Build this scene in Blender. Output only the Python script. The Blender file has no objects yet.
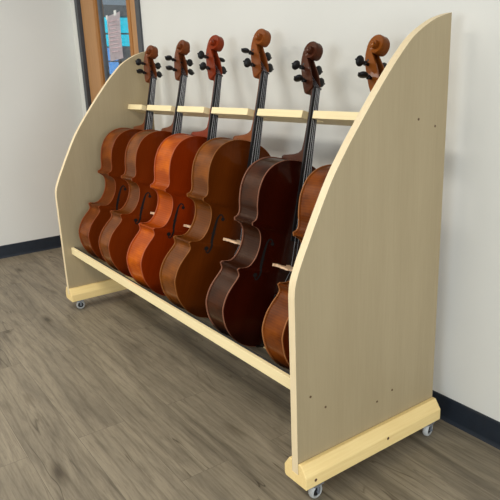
import bpy, bmesh, math, random
from mathutils import Matrix, Vector
random.seed(5)
S = bpy.context.scene
COL = S.collection

# ------------------------------------------------------------------ camera
def make_camera():
    yaw, pitch, roll, f = 0.9646, -0.2836, -0.0404, 597.47
    sy, cy, sp, cp = math.sin(yaw), math.cos(yaw), math.sin(pitch), math.cos(pitch)
    fw = Vector((-sy*cp, cy*cp, sp)); rt = Vector((cy, sy, 0)); up = rt.cross(fw)
    c, s = math.cos(roll), math.sin(roll)
    r2 = rt*c + up*s; u2 = up*c - rt*s
    cam = bpy.data.cameras.new('camera'); o = bpy.data.objects.new('camera', cam); COL.objects.link(o)
    m = Matrix((r2, u2, -fw)).transposed().to_4x4()
    m.translation = Vector((1.1988, -0.9663, 1.2478))
    o.matrix_world = m
    cam.sensor_width = 36; cam.lens = f/500*36; cam.shift_x = -2/500
    cam.clip_start = 0.02
    S.camera = o
make_camera()

# ------------------------------------------------------------------ world, lights, exposure
w = bpy.data.worlds.new('world'); S.world = w; w.use_nodes = True
w.node_tree.nodes['Background'].inputs[0].default_value = (0.86, 0.93, 1.0, 1)
w.node_tree.nodes['Background'].inputs[1].default_value = 0.27
def area(name, loc, size, power, col, target):
    l = bpy.data.lights.new(name, 'AREA'); l.shape = 'RECTANGLE'; l.size, l.size_y = size
    l.energy = power; l.color = col
    o = bpy.data.objects.new(name, l); COL.objects.link(o); o.location = loc
    o.rotation_euler = (Vector(target)-Vector(loc)).to_track_quat('-Z', 'Y').to_euler()
area('ceiling_panel_light', (-2.5, -1.5, 2.75), (1.2, 0.6), 32, (1.0, .965, .90), (-2.5, -1.45, 0))
area('ceiling_panel_light', (-0.6, -1.5, 2.75), (1.2, 0.6), 33, (1.0, .965, .90), (-0.6, -1.45, 0))
area('ceiling_panel_light', (1.9, -1.5, 2.75), (1.2, 0.6), 24, (1.0, .965, .90), (1.9, -1.45, 0))  # extra panel added to brighten the lower wall right of the rack
area('ceiling_panel_light', (-1.6, -3.6, 2.75), (2.4, 1.2), 46, (1.0, .965, .90), (-1.6, -3.5, 0))
area('daylight_fill', (4.6, -1.3, 1.0), (2.6, 1.4), 105, (.86, .94, 1.0), (-1, 0.2, .6))
area('daylight_fill', (1.2, -4.6, 1.5), (2.2, 1.4), 78, (.86, .94, 1.0), (-3.4, -.2, 1.2))  # fill added to brighten the left wall, no known window here
area('backdrop_fill_light', (-5.6, 1.9, 2.2), (1.0, 1.0), 40, (.9, .97, 1.0), (-6.6, 2.3, 1.3))  # lamp added to light the backdrop behind the tinted panes
area('hallway_fill_light', (-3.6, 1.7, 2.7), (.6, .6), 9, (.92, .97, 1.0), (-3.6, 1.7, 0))  # added fill lamp so the hallway door is not dark
S.view_settings.view_transform = 'Standard'; S.view_settings.look = 'None'
S.view_settings.gamma = 1; S.view_settings.exposure = 0.0
S.view_settings.use_curve_mapping = False

# ------------------------------------------------------------------ helpers
def link(o, parent=None, label=None):
    COL.objects.link(o)
    if parent is not None: o.parent = parent
    if label: o['label'] = label
    return o
def mesh_obj(name, bm, mats, parent=None, smooth=False, label=None, angle=None):
    bmesh.ops.recalc_face_normals(bm, faces=bm.faces[:])
    me = bpy.data.meshes.new(name); bm.to_mesh(me); bm.free()
    if not isinstance(mats, (list, tuple)): mats = [mats]
    for m in mats: me.materials.append(m)
    if smooth:
        for p in me.polygons: p.use_smooth = True
        if angle:
            me.set_sharp_from_angle(angle=math.radians(angle))
    return link(bpy.data.objects.new(name, me), parent, label)
def empty(name, label, cat, group=None, loc=(0, 0, 0)):
    o = bpy.data.objects.new(name, None); COL.objects.link(o); o.location = loc
    o.empty_display_size = .1
    o['label'] = label; o['category'] = cat
    if group: o['group'] = group
    return o
def struct(o): o['kind'] = 'structure'; return o
def box(bm, a, b, bev=0.0):
    r = bmesh.ops.create_cube(bm, size=1)['verts']
    for v in r:
        v.co = Vector([(a[i]+b[i])/2 + v.co[i]*(b[i]-a[i]) for i in range(3)])
    if bev:
        es = list({e for v in r for e in v.link_edges})
        bmesh.ops.bevel(bm, geom=es, offset=bev, segments=2, affect='EDGES', profile=.5)
def prism(bm, poly, axis, a, b):
    """poly: 2D points in the two other axes (in xyz order), extruded from a to b along axis."""
    def P(p, h):
        q = list(p); q.insert(axis, h); return q
    A = [bm.verts.new(P(p, a)) for p in poly]; B = [bm.verts.new(P(p, b)) for p in poly]
    n = len(poly)
    bm.faces.new(A); bm.faces.new(B)
    for i in range(n): bm.faces.new((A[i], A[(i+1) % n], B[(i+1) % n], B[i]))
def cyl(bm, p0, p1, r0, r1=None, n=16, cap=True):
    r1 = r0 if r1 is None else r1
    p0, p1 = Vector(p0), Vector(p1); d = (p1-p0).normalized()
    t = d.orthogonal().normalized(); u = d.cross(t)
    A = [bm.verts.new(p0+(t*math.cos(k*2*math.pi/n)+u*math.sin(k*2*math.pi/n))*r0) for k in range(n)]
    B = [bm.verts.new(p1+(t*math.cos(k*2*math.pi/n)+u*math.sin(k*2*math.pi/n))*r1) for k in range(n)]
    for k in range(n): bm.faces.new((A[k], A[(k+1) % n], B[(k+1) % n], B[k]))
    if cap: bm.faces.new(A); bm.faces.new(B)
def lathe(bm, prof, M=Matrix(), n=20):
    """prof: (radius, height along local Z)"""
    rings = []
    for r, h in prof:
        if r < 1e-6: rings.append([bm.verts.new(M @ Vector((0, 0, h)))])
        else: rings.append([bm.verts.new(M @ Vector((r*math.cos(k*2*math.pi/n), r*math.sin(k*2*math.pi/n), h))) for k in range(n)])
    for a, b in zip(rings, rings[1:]):
        for k in range(n):
            f = []
            for q in ((a, k), (a, k+1), (b, k+1), (b, k)):
                v = q[0][q[1] % len(q[0])]
                if v not in f: f.append(v)
            if len(f) > 2: bm.faces.new(f)
    for rr in (rings[0], rings[-1]):
        if len(rr) > 2: bm.faces.new(rr)
def loft(bm, secs, close=True):
    R = [[bm.verts.new(p) for p in s] for s in secs]
    n = len(R[0])
    for a, b in zip(R, R[1:]):
        for k in range(n): bm.faces.new((a[k], a[(k+1) % n], b[(k+1) % n], b[k]))
    if close: bm.faces.new(R[0]); bm.faces.new(R[-1])
def catmull(P, n=8):
    P = [tuple(p) for p in P]
    Q = [tuple(2*a-b for a, b in zip(P[0], P[1]))]+P+[tuple(2*a-b for a, b in zip(P[-1], P[-2]))]
    o = []
    for i in range(1, len(Q)-2):
        for k in range(n):
            t = k/n
            o.append(tuple(.5*(2*b+(c-a)*t+(2*a-5*b+4*c-d)*t*t+(3*b-a-3*c+d)*t**3) for a, b, c, d in zip(*Q[i-1:i+3])))
    o.append(P[-1]); return o
def lerp(a, b, t): return a+(b-a)*t
def interp(tab, x):
    if x <= tab[0][0]: return tab[0][1]
    for (a, ya), (b, yb) in zip(tab, tab[1:]):
        if x <= b: return lerp(ya, yb, (x-a)/(b-a))
    return tab[-1][1]

# ------------------------------------------------------------------ materials
def srgb(r, g, b):
    f = lambda c: (c/255/12.92 if c/255 <= .04045 else ((c/255+.055)/1.055)**2.4)
    return (f(r), f(g), f(b), 1)
class NT:
    def __init__(s, name):
        s.m = bpy.data.materials.new(name); s.m.use_nodes = True
        s.t = s.m.node_tree; s.b = s.t.nodes['Principled BSDF']
    def n(s, typ, **kw):
        nd = s.t.nodes.new(typ)
        for k, v in kw.items():
            if k.startswith('_'): setattr(nd, k[1:], v)
            else: nd.inputs[k.replace('__', ' ')].default_value = v
        return nd
    def l(s, a, b): s.t.links.new(a, b)
    def ramp(s, fac, stops, interp='LINEAR'):
        r = s.t.nodes.new('ShaderNodeValToRGB'); r.color_ramp.interpolation = interp
        e = r.color_ramp.elements
        while len(e) < len(stops): e.new(.5)
        for q, (p, c) in zip(e, stops): q.position = p; q.color = c
        s.l(fac, r.inputs[0]); return r.outputs[0]
    def coord(s, scale, kind='Object', rot=(0, 0, 0), loc=(0, 0, 0)):
        tc = s.t.nodes.new('ShaderNodeTexCoord'); mp = s.t.nodes.new('ShaderNodeMapping')
        mp.inputs['Scale'].default_value = scale; mp.inputs['Rotation'].default_value = rot; mp.inputs['Location'].default_value = loc
        s.l(tc.outputs[kind], mp.inputs[0]); return mp.outputs[0]
    def mix(s, mode, fac, a, b):
        x = s.t.nodes.new('ShaderNodeMix'); x.data_type = 'RGBA'; x.blend_type = mode
        for sock, v in ((x.inputs[0], fac), (x.inputs[6], a), (x.inputs[7], b)):
            if hasattr(v, 'is_linked'): s.l(v, sock)
            else: sock.default_value = v
        return x.outputs[2]
    def bump(s, h, strength, dist=.002):
        b = s.t.nodes.new('ShaderNodeBump'); b.inputs['Strength'].default_value = strength; b.inputs['Distance'].default_value = dist
        s.l(h, b.inputs['Height']); s.l(b.outputs[0], s.b.inputs['Normal'])
    def p(s, **kw):
        for k, v in kw.items(): s.b.inputs[k.replace('__', ' ')].default_value = v
def plain(name, col, rough=.5, metal=0, coat=0, noise=.06, nscale=30):
    t = NT(name)
    nz = t.n('ShaderNodeTexNoise', Scale=nscale, Detail=3)
    t.l(t.coord((1, 1, 1)), nz.inputs['Vector'])
    c0 = tuple(max(0, x*(1-noise*2)) for x in col[:3])+(1,); c1 = tuple(min(1, x*(1+noise*2)) for x in col[:3])+(1,)
    t.l(t.ramp(nz.outputs[0], [(.3, c0), (.7, c1)]), t.b.inputs['Base Color'])
    t.p(Roughness=rough, Metallic=metal)
    t.b.inputs['Coat Weight'].default_value = coat
    if name == 'ebony': t.b.inputs['Specular IOR Level'].default_value = .25
    t.b.inputs['Coat Roughness'].default_value = .12
    return t.m
def wall_paint(name, col):
    t = NT(name)
    n1 = t.n('ShaderNodeTexNoise', Scale=160, Detail=4); t.l(t.coord((1, 1, 1)), n1.inputs['Vector'])
    n2 = t.n('ShaderNodeTexNoise', Scale=1.7, Detail=2); t.l(t.coord((1, 1, 1)), n2.inputs['Vector'])
    c0 = tuple(x*.965 for x in col[:3])+(1,)
    t.l(t.ramp(n2.outputs[0], [(.35, c0), (.65, col)]), t.b.inputs['Base Color'])
    t.bump(n1.outputs[0], .25, .001); t.p(Roughness=.75); return t.m
def pale_wood(name, light, dark, axis, rough=.55, grain=1.0, bright_knots=False):
    """grain runs along `axis` of object space"""
    t = NT(name)
    sc = [34, 34, 34]; sc[axis] = 1.6
    sc2 = [9, 9, 9]; sc2[axis] = .8
    a = t.n('ShaderNodeTexNoise', Scale=4, Detail=6, Roughness=.65); t.l(t.coord(sc), a.inputs['Vector'])
    b = t.n('ShaderNodeTexNoise', Scale=1.4, Detail=3); t.l(t.coord(sc2), b.inputs['Vector'])
    c1 = t.ramp(a.outputs[0], [(.25, dark), (.72, light)])
    c2 = t.ramp(b.outputs[0], [(.3, tuple(lerp(l, d, .6) for l, d in zip(light, dark))), (.7, light)])
    t.l(t.mix('MIX', 1-.55*grain, c1, c2), t.b.inputs['Base Color'])
    t.bump(a.outputs[0], .08, .001); t.p(Roughness=rough); return t.m
def floor_mat():
    t = NT('vinyl_plank_floor')
    br = t.n('ShaderNodeTexBrick', Scale=1.0)
    br.offset = .37
    br.inputs['Color1'].default_value = (.25, .25, .25, 1); br.inputs['Color2'].default_value = (.75, .75, .75, 1)
    br.inputs['Mortar'].default_value = (0, 0, 0, 1)
    br.inputs['Mortar Size'].default_value = .0008; br.inputs['Mortar Smooth'].default_value = .3
    br.inputs['Brick Width'].default_value = 1.22; br.inputs['Row Height'].default_value = .18
    t.l(t.coord((1, 1, 1), loc=(.3, .06, 0)), br.inputs['Vector'])
    # offset the grain from plank to plank
    sep = t.t.nodes.new('ShaderNodeVectorMath'); sep.operation = 'SCALE'; sep.inputs['Scale'].default_value = 7.0
    t.l(br.outputs['Color'], sep.inputs[0])
    add = t.t.nodes.new('ShaderNodeVectorMath'); add.operation = 'ADD'
    t.l(t.coord((1, 1, 1)), add.inputs[0]); t.l(sep.outputs[0], add.inputs[1])
    def mapped(scale):
        m = t.t.nodes.new('ShaderNodeMapping'); m.inputs['Scale'].default_value = scale
        t.l(add.outputs[0], m.inputs[0]); return m.outputs[0]
    warp = t.n('ShaderNodeTexNoise', Scale=1.0, Detail=2); t.l(mapped((2.2, 5, 1)), warp.inputs['Vector'])
    big = t.n('ShaderNodeTexNoise', Scale=1.0, Detail=5, Roughness=.62, Distortion=.8); t.l(mapped((1.5, 10, 1)), big.inputs['Vector'])
    fine = t.n('ShaderNodeTexNoise', Scale=1.0, Detail=7, Roughness=.7, Distortion=.4); t.l(mapped((9, 110, 1)), fine.inputs['Vector'])
    rings = t.n('ShaderNodeTexWave', Scale=1.0, Distortion=9.0, Detail=3); rings.inputs['Detail Scale'].default_value = .9
    rings.bands_direction = 'Y'; t.l(mapped((.9, 6.5, 1)), rings.inputs['Vector'])
    base = t.ramp(big.outputs[0], [(.25, srgb(108, 98, 82)), (.45, srgb(132, 121, 102)), (.6, srgb(146, 134, 113)), (.8, srgb(162, 149, 128))])
    f = t.ramp(fine.outputs[0], [(.3, (.56, .54, .52, 1)), (.55, (1, 1, 1, 1)), (.8, (1.0, 1.0, 1.0, 1))])
    c = t.mix('MULTIPLY', .75, base, f)
    g = t.ramp(rings.outputs['Fac'], [(0, (.62, .6, .58, 1)), (.10, (.93, .93, .93, 1)), (.3, (1, 1, 1, 1))])
    c = t.mix('MULTIPLY', .5, c, g)
    # knots and drying cracks
    vo = t.n('ShaderNodeTexVoronoi', Scale=1.0); vo.inputs['Randomness'].default_value = 1
    t.l(mapped((2.3, 7.5, 1)), vo.inputs['Vector'])
    k = t.ramp(vo.outputs['Distance'], [(.05, (.24, .21, .18, 1)), (.11, (.62, .59, .55, 1)), (.22, (1, 1, 1, 1))])
    c = t.mix('MULTIPLY', .85, c, k)
    cr = t.n('ShaderNodeTexNoise', Scale=1.0, Detail=2, Distortion=.6); t.l(mapped((1.1, 13, 1)), cr.inputs['Vector'])
    crk = t.ramp(cr.outputs[0], [(.490, (1, 1, 1, 1)), (.5, (.34, .31, .28, 1)), (.510, (1, 1, 1, 1))])
    ms = t.n('ShaderNodeTexNoise', Scale=1.0, Detail=1); t.l(mapped((1.6, 3.0, 1)), ms.inputs['Vector'])
    mk = t.ramp(ms.outputs[0], [(.50, (0, 0, 0, 1)), (.62, (1, 1, 1, 1))])
    c = t.mix('MULTIPLY', mk, c, crk)
    # per-plank tone and seams
    tone = t.ramp(br.outputs['Color'], [(.2, (.88, .88, .88, 1)), (.8, (1.0, 1.0, 1.0, 1))])
    c = t.mix('MULTIPLY', 1.0, c, tone)
    sm = t.t.nodes.new('ShaderNodeMath'); sm.operation = 'MULTIPLY'; sm.inputs[1].default_value = .55; t.l(br.outputs['Fac'], sm.inputs[0])
    c = t.mix('MIX', sm.outputs[0], c, srgb(62, 54, 46))
    t.l(c, t.b.inputs['Base Color'])
    t.bump(fine.outputs[0], .12, .001); t.p(Roughness=.5)
    t.b.inputs['Specular IOR Level'].default_value = .35
    return t.m
def varnish(name, light, dark, kind):
    """kind 'rib' uses the UV map (x = length round the rib); 'top' has straight fine grain along Z"""
    t = NT(name)
    if kind == 'rib':
        wv = t.n('ShaderNodeTexWave', Scale=1.0, Distortion=3.2, Detail=3); wv.inputs['Detail Scale'].default_value = 1.3
        wv.bands_direction = 'X'
        t.l(t.coord((32, 5, 1), 'UV'), wv.inputs['Vector'])
        nz = t.n('ShaderNodeTexNoise', Scale=1, Detail=3); t.l(t.coord((9, 6, 1), 'UV'), nz.inputs['Vector'])
        c = t.ramp(wv.outputs['Fac'], [(.0, tuple(lerp(a, b, .5) for a, b in zip(light, dark))), (.8, light)])
        d = t.ramp(nz.outputs[0], [(.32, tuple(x*.7 for x in dark[:3])+(1,)), (.48, dark), (.64, tuple(min(1, x*1.12) for x in light[:3])+(1,))])
        t.l(t.mix('MIX', .65, c, d), t.b.inputs['Base Color'])
    else:
        a = t.n('ShaderNodeTexNoise', Scale=1, Detail=4, Roughness=.6); t.l(t.coord((3, 260, 3)), a.inputs['Vector'])
        b = t.n('ShaderNodeTexNoise', Scale=1, Detail=3); t.l(t.coord((5, 9, 4)), b.inputs['Vector'])
        c = t.ramp(a.outputs[0], [(.3, tuple(lerp(x, y, .6) for x, y in zip(light, dark))), (.65, light)])
        d = t.ramp(b.outputs[0], [(.3, dark), (.65, light)])
        t.l(t.mix('MIX', .5, c, d), t.b.inputs['Base Color'])
    t.p(Roughness=.4)
    t.b.inputs['Specular IOR Level'].default_value = .15; t.b.inputs['Specular Tint'].default_value = (1, .45, .12, 1)
    t.b.inputs['Coat Weight'].default_value = .16; t.b.inputs['Coat Roughness'].default_value = .05
    return t.m

M_wall = wall_paint('white_wall_paint', srgb(224, 222, 214))
M_floor = floor_mat()
M_base = plain('navy_rubber_cove_base', srgb(24, 33, 44), .5)
M_birch = pale_wood('birch_plywood', srgb(172, 154, 120), srgb(155, 137, 103), 2, grain=.8)
M_lit_edge = pale_wood('lit_plywood_edge', srgb(240, 220, 180), srgb(222, 196, 152), 2)  # edges paler than the faces: light falling on them put into the colour
M_pineY = pale_wood('pine_grain_deep', srgb(250, 222, 156), srgb(232, 196, 126), 1)
M_pineX = pale_wood('pine_grain_long', srgb(254, 236, 186), srgb(240, 214, 158), 0)
M_screw = plain('brown_screw_head', srgb(92, 66, 40), .4)
M_carpet = plain('charcoal_felt', srgb(42, 42, 42), .95, noise=.3, nscale=200)
M_knot = plain('pine_knot', srgb(84, 50, 28), .6)
M_ebony = plain('ebony', srgb(20, 18, 19), .4, coat=.1)
M_fhole = plain('f_hole_shade_inlay', srgb(14, 7, 4), 1.0)  # dark inlay in place of the shade inside a real opening
M_black = plain('black_plastic', srgb(18, 18, 20), .4)
M_string = plain('steel_string', srgb(165, 165, 168), .3, metal=.6)
M_bridge = plain('bridge_maple', srgb(238, 198, 158), .55)
M_tyre = plain('grey_caster_tyre', srgb(176, 176, 172), .45)
M_zinc = plain('zinc_steel', srgb(170, 170, 172), .35, metal=.9)
M_doorframe = plain('dark_grey_door_frame', srgb(66, 68, 72), .45)
M_doorwood = pale_wood('honey_door_veneer', srgb(190, 142, 92), srgb(160, 112, 66), 2, grain=1)
M_doorstop = pale_wood('amber_glazing_bead', srgb(176, 116, 48), srgb(142, 88, 34), 2)
M_grey = plain('mid_grey_metal', srgb(112, 116, 122), .5)
M_paper = plain('notice_paper', srgb(226, 212, 214), .8, noise=.03)
M_ink = plain('pale_ink', srgb(212, 186, 190), .8)
M_tape = plain('tape', srgb(235, 235, 230), .4)
M_hall = plain('hallway_wall_paint', srgb(186, 200, 214), .8, noise=.02)
def glass(name, col, rough=0.0):
    t = NT(name)
    tr = t.t.nodes.new('ShaderNodeBsdfTransparent'); tr.inputs[0].default_value = col
    gl = t.t.nodes.new('ShaderNodeBsdfGlossy'); gl.inputs['Roughness'].default_value = .03
    nz = t.n('ShaderNodeTexNoise', Scale=3.0); t.l(t.coord((1, 1, 1)), nz.inputs['Vector'])
    mx = t.t.nodes.new('ShaderNodeMixShader'); lw = t.t.nodes.new('ShaderNodeLayerWeight'); lw.inputs[0].default_value = .5
    pw = t.t.nodes.new('ShaderNodeMath'); pw.operation = 'POWER'; pw.inputs[1].default_value = 5; t.l(lw.outputs['Facing'], pw.inputs[0])
    ad = t.t.nodes.new('ShaderNodeMath'); ad.operation = 'MULTIPLY_ADD'; ad.inputs[1].default_value = .8; ad.inputs[2].default_value = .03; t.l(pw.outputs[0], ad.inputs[0])
    t.l(ad.outputs[0], mx.inputs[0]); t.l(tr.outputs[0], mx.inputs[1]); t.l(gl.outputs[0], mx.inputs[2])
    t.l(mx.outputs[0], t.t.nodes['Material Output'].inputs[0]); return t.m
M_glass = glass('clear_glass', (.93, .96, .96, 1))
M_cyan = glass('cyan_tinted_glass', (.10, .95, 1.0, 1))
M_blue = glass('blue_tinted_glass', (.45, .72, 1.0, 1))

# ------------------------------------------------------------------ room
YW, XL = 0.703, -3.435
DX0, DX1, DZ = -3.318, -2.262, 2.13
bm = bmesh.new(); box(bm, (XL-1.4, -5.2, -.05), (4.0, 2.6, 0)); struct(mesh_obj('floor', bm, M_floor))
bm = bmesh.new()
box(bm, (XL-.12, YW, 0), (DX0, YW+.12, 2.8)); box(bm, (DX1, YW, 0), (4.0, YW+.12, 2.8)); box(bm, (DX0, YW, DZ), (DX1, YW+.12, 2.8))
struct(mesh_obj('wall_back', bm, M_wall))
bm = bmesh.new(); box(bm, (XL-.12, -5.2, 0), (XL, YW, 2.8)); struct(mesh_obj('wall_left', bm, M_wall))
def cove(name, p0, p1, nrm):
    """rubber cove base: profile with a small toe, along p0-p1, nrm towards the room"""
    bm = bmesh.new(); prof = [(0, 0), (.010, 0), (.0065, .006), (.004, .014), (.004, .090), (.002, .0965), (0, .0965)]
    secs = [[(p[0]+nrm[0]*d, p[1]+nrm[1]*d, z) for d, z in prof] for p in (p0, p1)]
    loft(bm, secs); return struct(mesh_obj(name, bm, M_base))
cove('baseboard_back', (DX1+.002, YW), (4.0, YW), (0, -1))
cove('baseboard_left', (XL, -5.2), (XL, YW), (1, 0))
cove('baseboard_corner', (XL+.011, YW), (DX0-.002, YW), (0, -1))

# door in the back wall with a tall glass light
def frame_box(bm, x0, x1, z0, z1, wd, y0, y1, bottom=True):
    box(bm, (x0, y0, z0), (x0+wd, y1, z1)); box(bm, (x1-wd, y0, z0), (x1, y1, z1))
    box(bm, (x0+wd, y0, z1-wd), (x1-wd, y1, z1))
    if bottom: box(bm, (x0+wd, y0, z0), (x1-wd, y1, z0+wd))
door = bpy.data.objects.new('door_1', None); COL.objects.link(door); door.location = (DX0, YW, 0)
door['kind'] = 'structure'
door['label'] = 'honey wooden door with tall glass light and dark grey frame in back wall'
def dpart(name, bm, m, par=door, **k):
    bmesh.ops.translate(bm, verts=bm.verts[:], vec=(-DX0, -YW, 0)); return mesh_obj(name, bm, m, par, **k)
bm = bmesh.new(); frame_box(bm, DX0, DX1, 0, DZ, .052, YW-.012, YW+.125, False)
dpart('door_frame', bm, M_doorframe, label='dark grey metal door frame')
bm = bmesh.new()
sx0, sx1 = DX0+.060, DX1-.060
gx0, gx1, gz0, gz1 = -2.985, -2.445, .86, 1.94
yd0, yd1 = YW+.012, YW+.056
box(bm, (sx0, yd0, .01), (gx0, yd1, DZ-.06)); box(bm, (gx1, yd0, .01), (sx1, yd1, DZ-.06))
box(bm, (gx0, yd0, gz1), (gx1, yd1, DZ-.06)); box(bm, (gx0, yd0, .01), (gx1, yd1, gz0))
dpart('door_leaf', bm, M_doorwood)
bm = bmesh.new(); frame_box(bm, gx0-.030, gx1+.012, gz0-.03, gz1+.03, .044, yd0-.004, yd0-.0002); frame_box(bm, gx0, gx1, gz0, gz1, .014, yd0-.0002, yd1+.004)
dpart('glazing_bead', bm, M_doorstop, label='amber wood bead around the glass')
bm = bmesh.new(); frame_box(bm, gx0+.014, gx1-.014, gz0+.014, gz1-.014, .010, yd0+.010, yd1-.004)
dpart('vision_frame', bm, M_grey, label='grey metal frame round the glass')
bm = bmesh.new(); box(bm, (gx0+.018, YW+.031, gz0+.02), (gx1-.018, YW+.036, gz1-.02)); dpart('glass_pane', bm, M_glass)
bm = bmesh.new()
hx = sx1-.07
cyl(bm, (hx, yd0, .98), (hx, yd0-.012, .98), .028, n=24); cyl(bm, (hx, yd0-.012, .98), (hx, yd0-.055, .98), .010)
cyl(bm, (hx+.01, yd0-.05, .98), (hx-.115, yd0-.05, .98), .009)
dpart('door_handle', bm, M_zinc, smooth=True, angle=40)

# paper notice taped to the glass
paper = empty('paper_notice', 'pale pink printed sheet taped to the door glass', 'notice', loc=(-2.735, YW+.028, 1.385))
bm = bmesh.new()
nx, nz = 8, 8; V = {}
for i in range(nx+1):
    for j in range(nz+1):
        x = lerp(-.115, .105, i/nx); z = lerp(0, .285, j/nz)
        V[i, j] = bm.verts.new((x+.020*(1-j/nz)*0+.012*(j/nz-.5), -.001-.004*math.sin(j/nz*3.1)*(i/nx), z+.012*(i/nx-.5)))
for i in range(nx):
    for j in range(nz): bm.faces.new((V[i, j], V[i+1, j], V[i+1, j+1], V[i, j+1]))
g = bmesh.ops.solidify(bm, geom=bm.faces[:], thickness=.0006)
mesh_obj('sheet', bm, M_paper, paper)
bm = bmesh.new()
for k in range(9):
    ww = random.uniform(.05, .085)
    box(bm, (-ww, -.0072, .05+.024*k), (ww-.01, -.0066, .056+.024*k))
mesh_obj('printed_lines', bm, M_ink, paper)
for a_, b_ in (((.02, -.0042, .272), (.06, -.0034, .305)), ((-.12, -.003, .26), (-.09, -.0022, .288))):
    bm = bmesh.new(); box(bm, a_, b_); mesh_obj('tape', bm, M_tape, paper)

# hallway behind the door: end wall with a framed, tinted window
XE = -4.70
bm = bmesh.new()
wy0, wy1, wz0, wz1 = 1.455, 1.80, 1.17, 1.86
box(bm, (XE-.10, YW+.12, 0), (XE, wy0, 2.8)); box(bm, (XE-.10, wy1, 0), (XE, 2.6, 2.8))
box(bm, (XE-.10, wy0, wz1), (XE, wy1, 2.8)); box(bm, (XE-.10, wy0, 0), (XE, wy1, wz0))
struct(mesh_obj('wall_hallway_end', bm, M_hall))
bm = bmesh.new(); box(bm, (XE, 2.5, 0), (-1.0, 2.6, 2.8)); struct(mesh_obj('wall_hallway_far', bm, M_hall))
hd = bpy.data.objects.new('door_2', None); COL.objects.link(hd); hd.location = (XE, wy0, 0); hd['kind'] = 'structure'
hd['label'] = 'grey hallway door with cyan tinted panes seen through the door glass'
def hpart(name, bm, m, par=hd, **k):
    bmesh.ops.translate(bm, verts=bm.verts[:], vec=(-XE, -wy0, 0)); return mesh_obj(name, bm, m, par, **k)
bm = bmesh.new()
a0, a1 = 1.30, 2.02
box(bm, (XE+.002, a0, 0), (XE+.045, wy0, 1.96)); box(bm, (XE+.002, wy1, 0), (XE+.045, a1, 1.96))
box(bm, (XE+.002, wy0, wz1), (XE+.045, wy1, 1.96)); box(bm, (XE+.002, wy0, 0), (XE+.045, wy1, wz0))
box(bm, (XE+.002, 1.615, wz0), (XE+.045, wy1, 1.575))
hpart('door_leaf', bm, M_grey)
bm = bmesh.new()
for z in (1.70, 1.575, 1.44, 1.31): box(bm, (XE-.03, wy0, z-.006), (XE+.010, wy1, z+.006))
for y in (1.605,): box(bm, (XE-.03, y-.006, wz0), (XE+.010, y+.006, wz1))
hpart('glazing_bars', bm, M_doorframe)
bm = bmesh.new(); box(bm, (XE-.012, wy0, 1.575), (XE-.008, wy1, wz1)); hpart('upper_pane', bm, M_cyan, label='cyan tinted pane')
bm = bmesh.new(); box(bm, (XE-.012, wy0, wz0), (XE-.008, 1.615, 1.575)); hpart('lower_pane', bm, M_blue, label='blue tinted pane')

bm = bmesh.new(); box(bm, (-7.1, 1.2, 0), (-7.0, 4.6, 2.9)); struct(mesh_obj('lit_backdrop_wall', bm, M_hall))  # added backdrop, lit so the tinted panes look bright

# ------------------------------------------------------------------ rack
D, H, L, T = 0.62, 1.4054, 2.0653, 0.0285
ZB, ZL, ZM, W = 0.1277, 0.0545, 0.0945, 0.0376
rack = empty('instrument_rack', 'pale birch rolling rack with two curved side panels holding six cellos', 'rack')
front = [(0, .088), (0, .30), (.0, .655), (.004, .69), (.014, .72), (.034, .765), (.058, .812), (.082, .860), (.140, .966), (.195, 1.045), (.244, 1.108),
         (.301, 1.178), (.359, 1.245), (.405, 1.293), (.460, 1.342), (.530, 1.380), (.578, 1.396), (.62, 1.4054)]
outl = front[:3]+catmull(front[2:], 5)[1:]+[(D, .088)]
for k, x1 in enumerate((0.0, -L+T)):
    bm = bmesh.new(); prism(bm, outl, 0, x1-T, x1)
    bmesh.ops.recalc_face_normals(bm, faces=bm.faces[:])
    for f in bm.faces: f.material_index = 0 if abs(f.normal.x) > .9 else 1
    p = mesh_obj('side_panel', bm, [M_birch, M_lit_edge], rack)
    md = p.modifiers.new('soft_edge', 'BEVEL'); md.width = .0012; md.segments = 2; md.limit_method = 'ANGLE'
    bm = bmesh.new()
    ch = .015
    sec = [(x1-T-W, ZL+.006), (x1-T-W+.006, ZL), (x1+W, ZL), (x1+W, ZM), (x1+ch, ZB), (x1+.0003, ZB), (x1+.0003, .088), (x1-T-.0003, .088),
           (x1-T-.0003, ZB), (x1-T-ch, ZB), (x1-T-W, ZM)]
    A = [bm.verts.new((x, 0, z)) for x, z in sec]; B = [bm.verts.new((x, D, z)) for x, z in sec]
    fA = bm.faces.new(A); fB = bm.faces.new(B)
    for i in range(len(sec)): bm.faces.new((A[i], A[(i+1) % len(sec)], B[(i+1) % len(sec)], B[i]))
    ft = mesh_obj('foot', bm, M_pineY, rack)
    md = ft.modifiers.new('soft_edge', 'BEVEL'); md.width = .0025; md.segments = 2; md.limit_method = 'ANGLE'
# knots and plugs on the near foot
for y, z in ((.352, .108-.02), (.038, .076)):
    bm = bmesh.new(); M = Matrix.Translation((W-.0002, y, z)) @ Matrix.Rotation(math.pi/2, 4, 'Y')
    lathe(bm, [(.0055, 0), (.005, .0006), (0, .0007)], M, 12); mesh_obj('wood_knot', bm, M_knot, rack)
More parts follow.
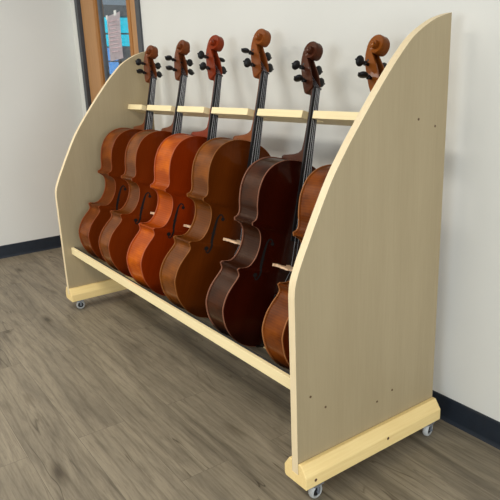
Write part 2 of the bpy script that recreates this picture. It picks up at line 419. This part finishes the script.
# slotted neck rail, leaning square to the necks
slots = [(-1.860, -1.795), (-1.522, -1.457), (-1.206, -1.139), (-.858, -.790), (-.512, -.452), (-.190, -.118)]
tilt = math.radians(17.5)
bm = bmesh.new()
x0, x1 = -L+T+.0005, -T-.0005
pts = [(x0, 0)]
dep, sd, th = .105, .064, .027
for a, b in slots:
    r = .004
    pts += [(a, 0), (a, sd-.008), (a+.008, sd), (b-.008, sd), (b, sd-.008), (b, 0)]
pts += [(x1, 0), (x1, dep), (x0, dep)]
lo = [bm.verts.new((x, y, -th)) for x, y in pts]; hi = [bm.verts.new((x, y, 0)) for x, y in pts]
bm.faces.new(lo); bm.faces.new(hi)
for i in range(len(pts)): bm.faces.new((lo[i], lo[(i+1) % len(pts)], hi[(i+1) % len(pts)], hi[i]))
bmesh.ops.transform(bm, matrix=Matrix.Translation((0, .4697, 1.1205)) @ Matrix.Rotation(-tilt, 4, 'X'), verts=bm.verts[:])
bmesh.ops.triangulate(bm, faces=[f for f in bm.faces if len(f.verts) > 8])
mesh_obj('neck_rail', bm, M_pineX, rack, label='slotted pine board that holds the necks')
# lower front lip, sloping shelf and its felt, back lip
for nm, lb, poly in (('front_cradle_board', None, [(.043, .3245), (.043, .3625), (.057, .3625), (.150, .285), (.128, .254)]),
                     ('back_cradle_board', None, [(.300, .226), (.425, .258), (.419, .228), (.306, .199)])):
    bm = bmesh.new(); prism(bm, poly, 0, x0, x1)
    bo = mesh_obj(nm, bm, M_pineX, rack)
    md = bo.modifiers.new('soft_edge', 'BEVEL'); md.width = .0015; md.segments = 2; md.limit_method = 'ANGLE'
for poly in ([(.0600, .3602), (.1490, .2861), (.1512, .2888), (.0622, .3629)], [(.302, .2268), (.423, .2577), (.422, .2617), (.301, .2308)]):
    bm = bmesh.new(); prism(bm, poly, 0, x0, x1)
    mesh_obj('felt_strip', bm, M_carpet, rack, label='charcoal felt strip on the cradle board')
# screw heads on both panels (only the outer ones show)
for x, s in ((0, 1), (-L+T, 1)):
    for y, z in ((.053, .334), (.112, .278), (.336, .213), (.407, .23), (.488, 1.104), (.566, 1.078)):
        if x != 0: continue
        bm = bmesh.new()
        M = Matrix.Translation((x-.0002, y, z)) @ Matrix.Rotation(math.pi/2, 4, 'Y')
        lathe(bm, [(.0042, 0), (.0038, .0008), (.0018, .0006), (0, .0003)], M, 12)
        mesh_obj('screw', bm, M_screw, rack)
def caster(x, y):
    bm = bmesh.new(); R = .0245
    prof = [(.0, -.009), (.011, -.009), (.0125, -.0065), (.0155, -.0065), (.0185, -.0105), (.0222, -.0085), (R, -.005), (R, .005), (.0222, .0085), (.0185, .0105), (.0155, .0065), (.0125, .0065), (.011, .009), (0, .009)]
    rz = random.uniform(-.3, .3)
    M = Matrix.Translation((x, y, R)) @ Matrix.Rotation(rz, 4, 'Z') @ Matrix.Rotation(math.pi/2, 4, 'Y')
    lathe(bm, prof, M, 28)
    for f in bm.faces:
        c = M.inverted() @ f.calc_center_median(); f.material_index = 0 if math.hypot(c.x, c.y) > .0165 else 1
    fork = bmesh.new()
    Mz = Matrix.Translation((x, y, 0)) @ Matrix.Rotation(rz, 4, 'Z')
    box(fork, (-.019, -.019, ZL-.004), (.019, .019, ZL-.0002))
    box(fork, (-.0140, -.0045, .020), (-.0120, .0045, ZL-.004)); box(fork, (.0120, -.0045, .020), (.0140, .0045, ZL-.004))
    cyl(fork, (-.017, 0, R), (.017, 0, R), .004, n=12)
    bmesh.ops.transform(fork, matrix=Mz, verts=fork.verts[:])
    o = mesh_obj('caster', fork, M_grey, rack)
    mesh_obj('wheel', bm, [M_tyre, M_black], o, smooth=True, angle=35, label='grey tyred caster wheel with black hub')
for xx in (W*.55, -L+T+W*.55): 
    for yy in (.050, .575): caster(xx, yy)

# ------------------------------------------------------------------ cello geometry (4/4 size, metres; x = depth towards the front, y = width, z = height)
LB = [(0, 0), (.07, .004), (.135, .030), (.185, .075), (.215, .13), (.220, .165), (.214, .205), (.199, .24), (.184, .268), (.180, .285), (.192, .304)]
CB = [(.184, .3120), (.163, .3145), (.142, .322), (.126, .340), (.115, .368), (.1105, .400), (.113, .428), (.121, .451), (.134, .466), (.150, .4735), (.167, .4775)]
UB = [(.1715, .489), (.157, .502), (.1555, .522), (.166, .56), (.172, .60), (.1715, .63), (.162, .67), (.140, .705), (.105, .732), (.06, .749), (.0, .755)]
half = catmull(LB, 6)+catmull(CB, 5)+catmull(UB, 6)
def widthtab():
    t = []
    for u, v in half:
        if not t or v > t[-1][0]+1e-4: t.append((v, u))
    return t
WT = widthtab()
outline = [(u, v) for u, v in half]+[(-u, v) for u, v in reversed(half[1:-1])]
RIB = .120
def arch(t, A): 
    t = min(1, max(0, t)); return A*(.5+.5*math.cos(math.pi*min(1, t/.95)**1.15))
TOPA, BACKA = .026, .022
def top_h(u, v): return RIB+arch(abs(u)/interp(WT, v), TOPA)
def plate_bm(n0, sign, A, th=.0045):
    """arched plate: edge plane at n0, arching towards sign"""
    bm = bmesh.new(); ts = [1, .985, .95, .9, .82, .72, .6, .45, .3, .15, 0]
    N = len(outline); rings = []
    for t in ts:
        r = []
        for u, v in outline:
            sv = min(.63, max(.14, v))
            r.append(bm.verts.new((n0+sign*arch(t, A), u*t, lerp(sv, v, t))))
        rings.append(r)
    for k, (a, b) in enumerate(zip(rings, rings[1:])):
        for i in range(N):
            f = bm.faces.new((a[i], a[(i+1) % N], b[(i+1) % N], b[i])); f.material_index = 1 if k == 0 else 0
    low = [bm.verts.new((n0-sign*th, u, v)) for u, v in outline]
    low2 = [bm.verts.new((n0-sign*th, u*.94, lerp(min(.63, max(.14, v)), v, .95))) for u, v in outline]
    for i in range(N):
        f = bm.faces.new((low[i], low[(i+1) % N], rings[0][(i+1) % N], rings[0][i])); f.material_index = 1
        f = bm.faces.new((low[i], low[(i+1) % N], low2[(i+1) % N], low2[i])); f.material_index = 1
    bmesh.ops.remove_doubles(bm, verts=bm.verts[:], dist=1e-5)
    return bm
def inset_outline(d):
    N = len(outline); o = []
    for i in range(N):
        a = Vector(outline[i-1]); b = Vector(outline[i]); c = Vector(outline[(i+1) % N])
        t = ((b-a).normalized()+(c-b).normalized())
        t.normalize(); nrm = Vector((-t.y, t.x))     # outline runs anticlockwise -> left normal is inward
        o.append((b.x+nrm.x*d, b.y+nrm.y*d))
    return o
def ribs_bm():
    bm = bmesh.new(); uv = bm.loops.layers.uv.new('UVMap')
    pts = inset_outline(.0038); N = len(pts); ns = [.004, .03, .06, .09, RIB-.004]
    s = [0]
    for i in range(N): s.append(s[-1]+(Vector(pts[(i+1) % N])-Vector(pts[i])).length)
    R = [[bm.verts.new((n, u, v)) for u, v in pts] for n in ns]
    for k in range(len(ns)-1):
        for i in range(N):
            j = (i+1) % N
            f = bm.faces.new((R[k][i], R[k][j], R[k+1][j], R[k+1][i]))
            for lp, (ss, nn) in zip(f.loops, ((s[i], ns[k]), (s[i+1], ns[k]), (s[i+1], ns[k+1]), (s[i], ns[k+1]))): lp[uv].uv = (ss, nn)
    return bm
def n_fb(v): return .121+.145*(1.035-v)
def fhole_bm(sgn):
    bm = bmesh.new()
    DU, DV = .012, -.010
    path = catmull([(u+DU, v+DV, w_*1.05) for u, v, w_ in ((.050, .430, .002), (.053, .443, .0022), (.063, .447, .0028), (.0705, .432, .0034), (.0735, .40, .0046), (.0755, .367, .0052), (.0775, .335, .0046),
                    (.0805, .303, .0034), (.0875, .287, .0028), (.096, .290, .0022), (.099, .304, .002))], 5)
    Lf, Rt = [], []
    for i, (u, v, w_) in enumerate(path):
        a = path[max(0, i-1)]; b = path[min(len(path)-1, i+1)]
        t = Vector((b[0]-a[0], b[1]-a[1])).normalized(); n = Vector((-t.y, t.x))
        for Lst, s in ((Lf, 1), (Rt, -1)):
            uu, vv = u+n.x*w_*s, v+n.y*w_*s
            Lst.append(bm.verts.new((top_h(uu, vv)+.0007, sgn*uu, vv)))
    for i in range(len(path)-1): bm.faces.new((Lf[i], Lf[i+1], Rt[i+1], Rt[i]))
    for (cu, cv, r) in ((.050+DU, .431+DV, .0070), (.0985+DU, .303+DV, .0088)):
        ring = [(cu+r*math.cos(k*math.pi/8), cv+r*math.sin(k*math.pi/8)) for k in range(16)]
        bm.faces.new([bm.verts.new((top_h(a, b)+.0010, sgn*a, b)) for a, b in ring])
    # the two nicks at the bridge line
    for k in (-1, 1):
        c = (.0755+DU+k*.0070, .367+DV)
        q = [(c[0], c[1]-.003), (c[0]+k*.004, c[1]), (c[0], c[1]+.003)]
        bm.faces.new([bm.verts.new((top_h(a, b)+.0009, sgn*a, b)) for a, b in q])
    return bm
def neck_bm():
    bm = bmesh.new(); secs = []
    #      v     n_back  halfwidth
    for v, nb, hw in ((.752, .001, .017), (.762, .001, .018), (.7685, .010, .019), (.772, .036, .020), (.777, .070, .0205), (.785, .100, .0205), (.798, .1175, .0200), (.83, .1205, .0190),
                      (.90, .1155, .0178), (.96, .1075, .0168), (1.0, .100, .0160), (1.022, .093, .0160), (1.037, .086, .0160)):
        nf = n_fb(v)-.012
        if v < .78: nf = max(nf, .124)
        sec = []
        sh = lerp(nb, nf, .62)
        K = 9
        for k in range(K):
            a = -math.pi/2+math.pi*k/(K-1)
            sec.append((sh-(sh-nb)*math.cos(a), hw*math.sin(a), v))
        sec += [(nf, hw, v), (nf, -hw, v)]
        secs.append(sec)
    loft(bm, secs); return bm
def fingerboard_bm():
    bm = bmesh.new(); secs = []
    for i in range(13):
        v = lerp(.452, 1.033, i/12); hw = lerp(.032, .0162, i/12); n = n_fb(v)
        sec = []
        for k in range(7):
            a = lerp(-1, 1, k/6); sec.append((n-.004*(a*a)-.0, hw*a, v))
        th = .010 if v > .77 else .007
        sec += [(n-th-.003, hw, v), (n-th-.003, -hw, v)]
        secs.append(sec)
    loft(bm, secs); return bm
SC = (.049, 1.174)
RO = [(-560, .0085), (-450, .0115), (-360, .0145), (-270, .018), (-180, .0215), (-90, .0275), (0, .0345), (90, .0405), (180, .0435)]
WD = [(-560, .0350), (-450, .0345), (-370, .0335), (-340, .0300), (-270, .0290), (-180, .0265), (-90, .0225), (0, .0185), (90, .0172), (180, .0175)]
def scroll_bm():
    bm = bmesh.new(); secs = []
    st = []
    tab = [((.078, 1.010), (.107, 1.034), .0200, .0), ((.069, 1.013), (.108, 1.040), .0225, .0), ((.059, 1.029), (.106, 1.052), .0240, .62), ((.043, 1.058), (.094, 1.076), .0242, .66), ((.026, 1.090), (.078, 1.102), .0232, .62),
           ((.0125, 1.118), (.060, 1.124), .0215, .52), ((.0060, 1.145), (.043, 1.146), .0195, .32), ((.0053, 1.163), (.032, 1.161), .0180, .05)]
    for B, F, w_, c in tab: st.append((Vector(B), Vector(F), w_, c))
    th = 176
    while th >= -560:
        a = math.radians(th); d = Vector((math.cos(a), math.sin(a)))
        ro = interp(RO, th); ri = interp(RO, th-360) if th-360 > -560 else .004
        ri = min(ri*.98, ro*.85)
        st.append((Vector(SC)+d*ro, Vector(SC)+d*ri, interp(WD, th), .015)); th -= 14
    for B, F, w_, c in st:
        d = F-B; t1 = B+d*.10; dep = F-d*c; wi = w_-.0065
        wf = w_-.0035 if c == .015 else w_
        P = lambda p, y: (p.x, y, p.y)
        mid = B+d*.0
        secs.append([P(t1, w_), P(B, w_*.72), P(B+d*.05, 0), P(B, -w_*.72), P(t1, -w_), P(F, -wf), P(F, -wi), P(dep, -wi), P(dep, wi), P(F, wi), P(F, wf)])
    loft(bm, secs)
    # eye buttons
    for s in (-1, 1):
        M = Matrix.Translation((SC[0], s*.031, SC[1])) @ Matrix.Rotation(-s*math.pi/2, 4, 'X')
        lathe(bm, [(.0085, 0), (.0088, .003), (.006, .0055), (0, .0062)], M, 14)
    return bm
def peg_bm(v, n, side, rot):
    bm = bmesh.new()
    prof = [(.0045, -.022), (.0058, .022), (.0062, .034), (.0085, .035), (.0088, .040), (.0062, .042), (.0052, .050), (.007, .056)]
    lathe(bm, [(0, -.0225)]+prof+[(0, .058)], Matrix(), 14)
    # flattened heart-shaped thumb piece
    r = bmesh.ops.create_uvsphere(bm, u_segments=18, v_segments=12, radius=1)['verts']
    for q in r:
        x, y, z = q.co
        q.co = Vector((x*.0190*(1+.06*z), y*.0098, .0630+z*.0175))
    lathe(bm, [(.0, .080), (.0032, .081), (.0034, .084), (0, .0862)], Matrix(), 10)
    M = Matrix.Translation((n, 0, v)) @ Matrix.Rotation(-side*math.pi/2, 4, 'X') @ Matrix.Rotation(rot, 4, 'Z')
    bmesh.ops.transform(bm, matrix=M, verts=bm.verts[:]); return bm
BV = .343     # bridge height line
def bridge_bm():
    bm = bmesh.new(); base = RIB+TOPA*.93
    # silhouette in (y, n) with feet, waist cut, crown; thickness along z
    pl = [(-.045, 0), (-.024, 0), (-.022, .006), (-.017, .022), (0, .030), (.017, .022), (.022, .006), (.024, 0), (.045, 0), (.045, .005), (.036, .010), (.030, .026), (.034, .034), (.036, .046),
          (.031, .060), (.040, .068), (.036, .080), (.020, .0885), (0, .0905), (-.020, .0885), (-.036, .080), (-.040, .068), (-.031, .060), (-.036, .046), (-.034, .034), (-.030, .026), (-.036, .010), (-.045, .005)]
    A = [bm.verts.new((base-.004+n, y, BV-.0055+n*.03)) for y, n in pl]; B = [bm.verts.new((base-.004+n, y, BV+.0055-n*.03)) for y, n in pl]
    bm.faces.new(A); bm.faces.new(B)
    for i in range(len(pl)): bm.faces.new((A[i], A[(i+1) % len(pl)], B[(i+1) % len(pl)], B[i]))
    return bm
BT = RIB+TOPA*.93+.0868
def string_bm(k):
    bm = bmesh.new(); o = (k-1.5)
    r = .00105-.00018*k if k else .0011
    r = (.0008, .0007, .0006, .0005)[k]
    nut = Vector((n_fb(1.036)+.0025, o*.0068, 1.036)); br = Vector((BT-.0011*o*o*2-.001, o*.0155, BV)); tp = Vector((.1800, o*.0120, .222))
    pg = Vector((.076-.013*k, o*.0035, 1.060+.016*k))
    for a, b in ((pg, nut), (nut, br), (br, tp)): cyl(bm, a, b, r, n=6)
    return bm
def tailpiece_bm():
    bm = bmesh.new(); secs = []
    for v, hw, n in ((.012, .010, .1400), (.02, .012, .1480), (.06, .016, .1580), (.12, .020, .1660), (.19, .026, .1740), (.222, .029, .1780), (.232, .028, .1780)):
        secs.append([(n-.003*a*a*1.0+.002, hw*a, v) for a in (-1, -.6, -.2, .2, .6, 1)]+[(n-.007, hw, v), (n-.007, -hw, v)])
    loft(bm, secs); return bm

CM = {}     # shared meshes
def cello(P, mats, label, pegrot):
    X, Y, Z, th, ph, s, ps = P
    Rm = Matrix.Rotation(-th, 4, 'X') @ Matrix.Rotation(ps, 4, 'Y') @ Matrix.Rotation(ph, 4, 'Z')
    root = empty('cello', label, 'cello', 'cellos standing side by side on the rack')
    root.matrix_world = Matrix.Translation((X, Y, Z)) @ Rm @ Matrix.Scale(s, 4)
    m_rib, m_top, m_neck, m_edge, m_peg = mats
    def part(name, fn, ms, parent=root, smooth=True, angle=38, label=None, key=None):
        key = key or name
        o = mesh_obj(name, fn(), ms, parent, smooth, label, angle)
        return o
    part('ribs', ribs_bm, m_rib, angle=30)
    tp = part('top_plate', lambda: plate_bm(RIB, 1, TOPA), [m_top, m_edge], angle=50)
    part('back_plate', lambda: plate_bm(0, -1, BACKA), [m_rib, m_edge], angle=50)
    for sg in (-1, 1): part('f_hole', lambda: fhole_bm(sg), M_fhole, tp, False)
    part('neck', neck_bm, m_neck, label='varnished neck and heel')
    part('scroll', scroll_bm, m_neck, angle=32, label='carved scroll and pegbox')
    part('fingerboard', fingerboard_bm, M_ebony, label='black fingerboard')
    def nut():
        b = bmesh.new(); box(b, (n_fb(1.035)-.011, -.0165, 1.0335), (n_fb(1.035)+.0022, .0165, 1.0405), .0008); return b
    part('nut', nut, M_ebony)
    for i, (v, n, sd) in enumerate(((1.108, .038, -1), (1.058, .068, -1), (1.124, .030, 1), (1.076, .059, 1))):
        part('tuning_peg', lambda: peg_bm(v, n, sd, pegrot[i]), m_peg)
    for k in range(4): part('string', lambda: string_bm(k), M_string)
    part('bridge', bridge_bm, M_bridge, smooth=False, label='pale maple bridge')
    t = part('tailpiece', tailpiece_bm, M_black)
    for k in range(4):
        def tuner():
            b = bmesh.new(); o = k-1.5
            cyl(b, (.1815, o*.0125, .215), (.1895, o*.0125, .217), .0032, n=10); return b
        part('fine_tuner', tuner, M_zinc, t)
    def saddle():
        b = bmesh.new(); box(b, (RIB-.004, -.018, -.001), (RIB+.007, .018, .007), .0015); return b
    part('saddle', saddle, M_ebony)
    def endpin():
        b = bmesh.new()
        lathe(b, [(.012, .004), (.014, -.001), (.013, -.006), (.0075, -.008), (.006, -.011), (0, -.012)], Matrix.Translation((RIB/2, 0, 0)), 20); return b
    part('endpin', endpin, M_ebony)
    return root
def vset(tag_, rib_l, rib_d, top_l, top_d, neck_l, neck_d, edge):
    return (varnish('rib_varnish_'+tag_, srgb(*rib_l), srgb(*rib_d), 'rib'), varnish('top_varnish_'+tag_, srgb(*top_l), srgb(*top_d), 'top'),
            varnish('neck_varnish_'+tag_, srgb(*neck_l), srgb(*neck_d), 'top'), varnish('worn_edge_'+tag_, srgb(*edge), tuple(c*.6 for c in srgb(*edge)[:3])+(1,), 'top'), M_ebony)
cellos = [
    ((-1.9435, .2242, .2710, .3006, .0965, .9956, -.0081), vset('amber_brown', (126, 62, 10), (78, 30, 5), (112, 44, 8), (84, 28, 5), (120, 62, 30), (76, 36, 18), (146, 74, 42)),
     'amber brown cello at the far end of the rack beside the far side panel', (1.4, 0.5, 1.5, 1.2)),
    ((-1.6162, .2137, .2750, .3190, .0270, 1.0015, -.0019), vset('golden_brown', (126, 66, 10), (78, 34, 5), (115, 42, 6), (88, 30, 4), (116, 60, 30), (76, 36, 18), (150, 80, 44)),
     'golden brown cello standing just left of the bright orange cello', (0.5, 0.3, 1.4, 0.9)),
    ((-1.3059, .2148, .2715, .3051, .1360, 1.0015, .0119), vset('bright_orange', (192, 92, 5), (140, 48, 2), (142, 46, 5), (112, 30, 3), (136, 50, 22), (90, 28, 12), (186, 92, 56)),
     'bright orange cello with reddish scroll, third from the far panel', (1.5, 1.3, 0.2, 1.2)),
    ((-.9533, .2109, .2750, .3188, .0629, 1.001, .0048), vset('olive_brown', (128, 68, 12), (76, 36, 6), (98, 42, 6), (70, 28, 3), (138, 74, 30), (88, 42, 18), (146, 88, 42)),
     'brown cello with yellowish ribs between the orange and the dark cello', (0.1, 1.5, 1.3, 1.4)),
    ((-.6076, .2194, .2650, .3044, .0296, .9427, .0145), vset('dark_mahogany', (66, 32, 14), (32, 12, 5), (54, 10, 3), (32, 5, 1), (76, 38, 24), (42, 20, 14), (146, 96, 74)),
     'darkest cello, deep mahogany brown with near-black red front', (1.2, 0.6, 1.4, 1.5)),
    ((-.2316, .2144, .2724, .3204, -.0485, .9393, -.0415), vset('tawny', (124, 60, 6), (74, 28, 2), (100, 36, 8), (70, 22, 4), (142, 78, 26), (88, 42, 14), (170, 108, 62)),
     'tawny cello partly hidden behind the near side panel', (1.5, 0.2, 1.3, 1.4)),
]
for P, ms, lb, pr in cellos: cello(P, ms, lb, pr)
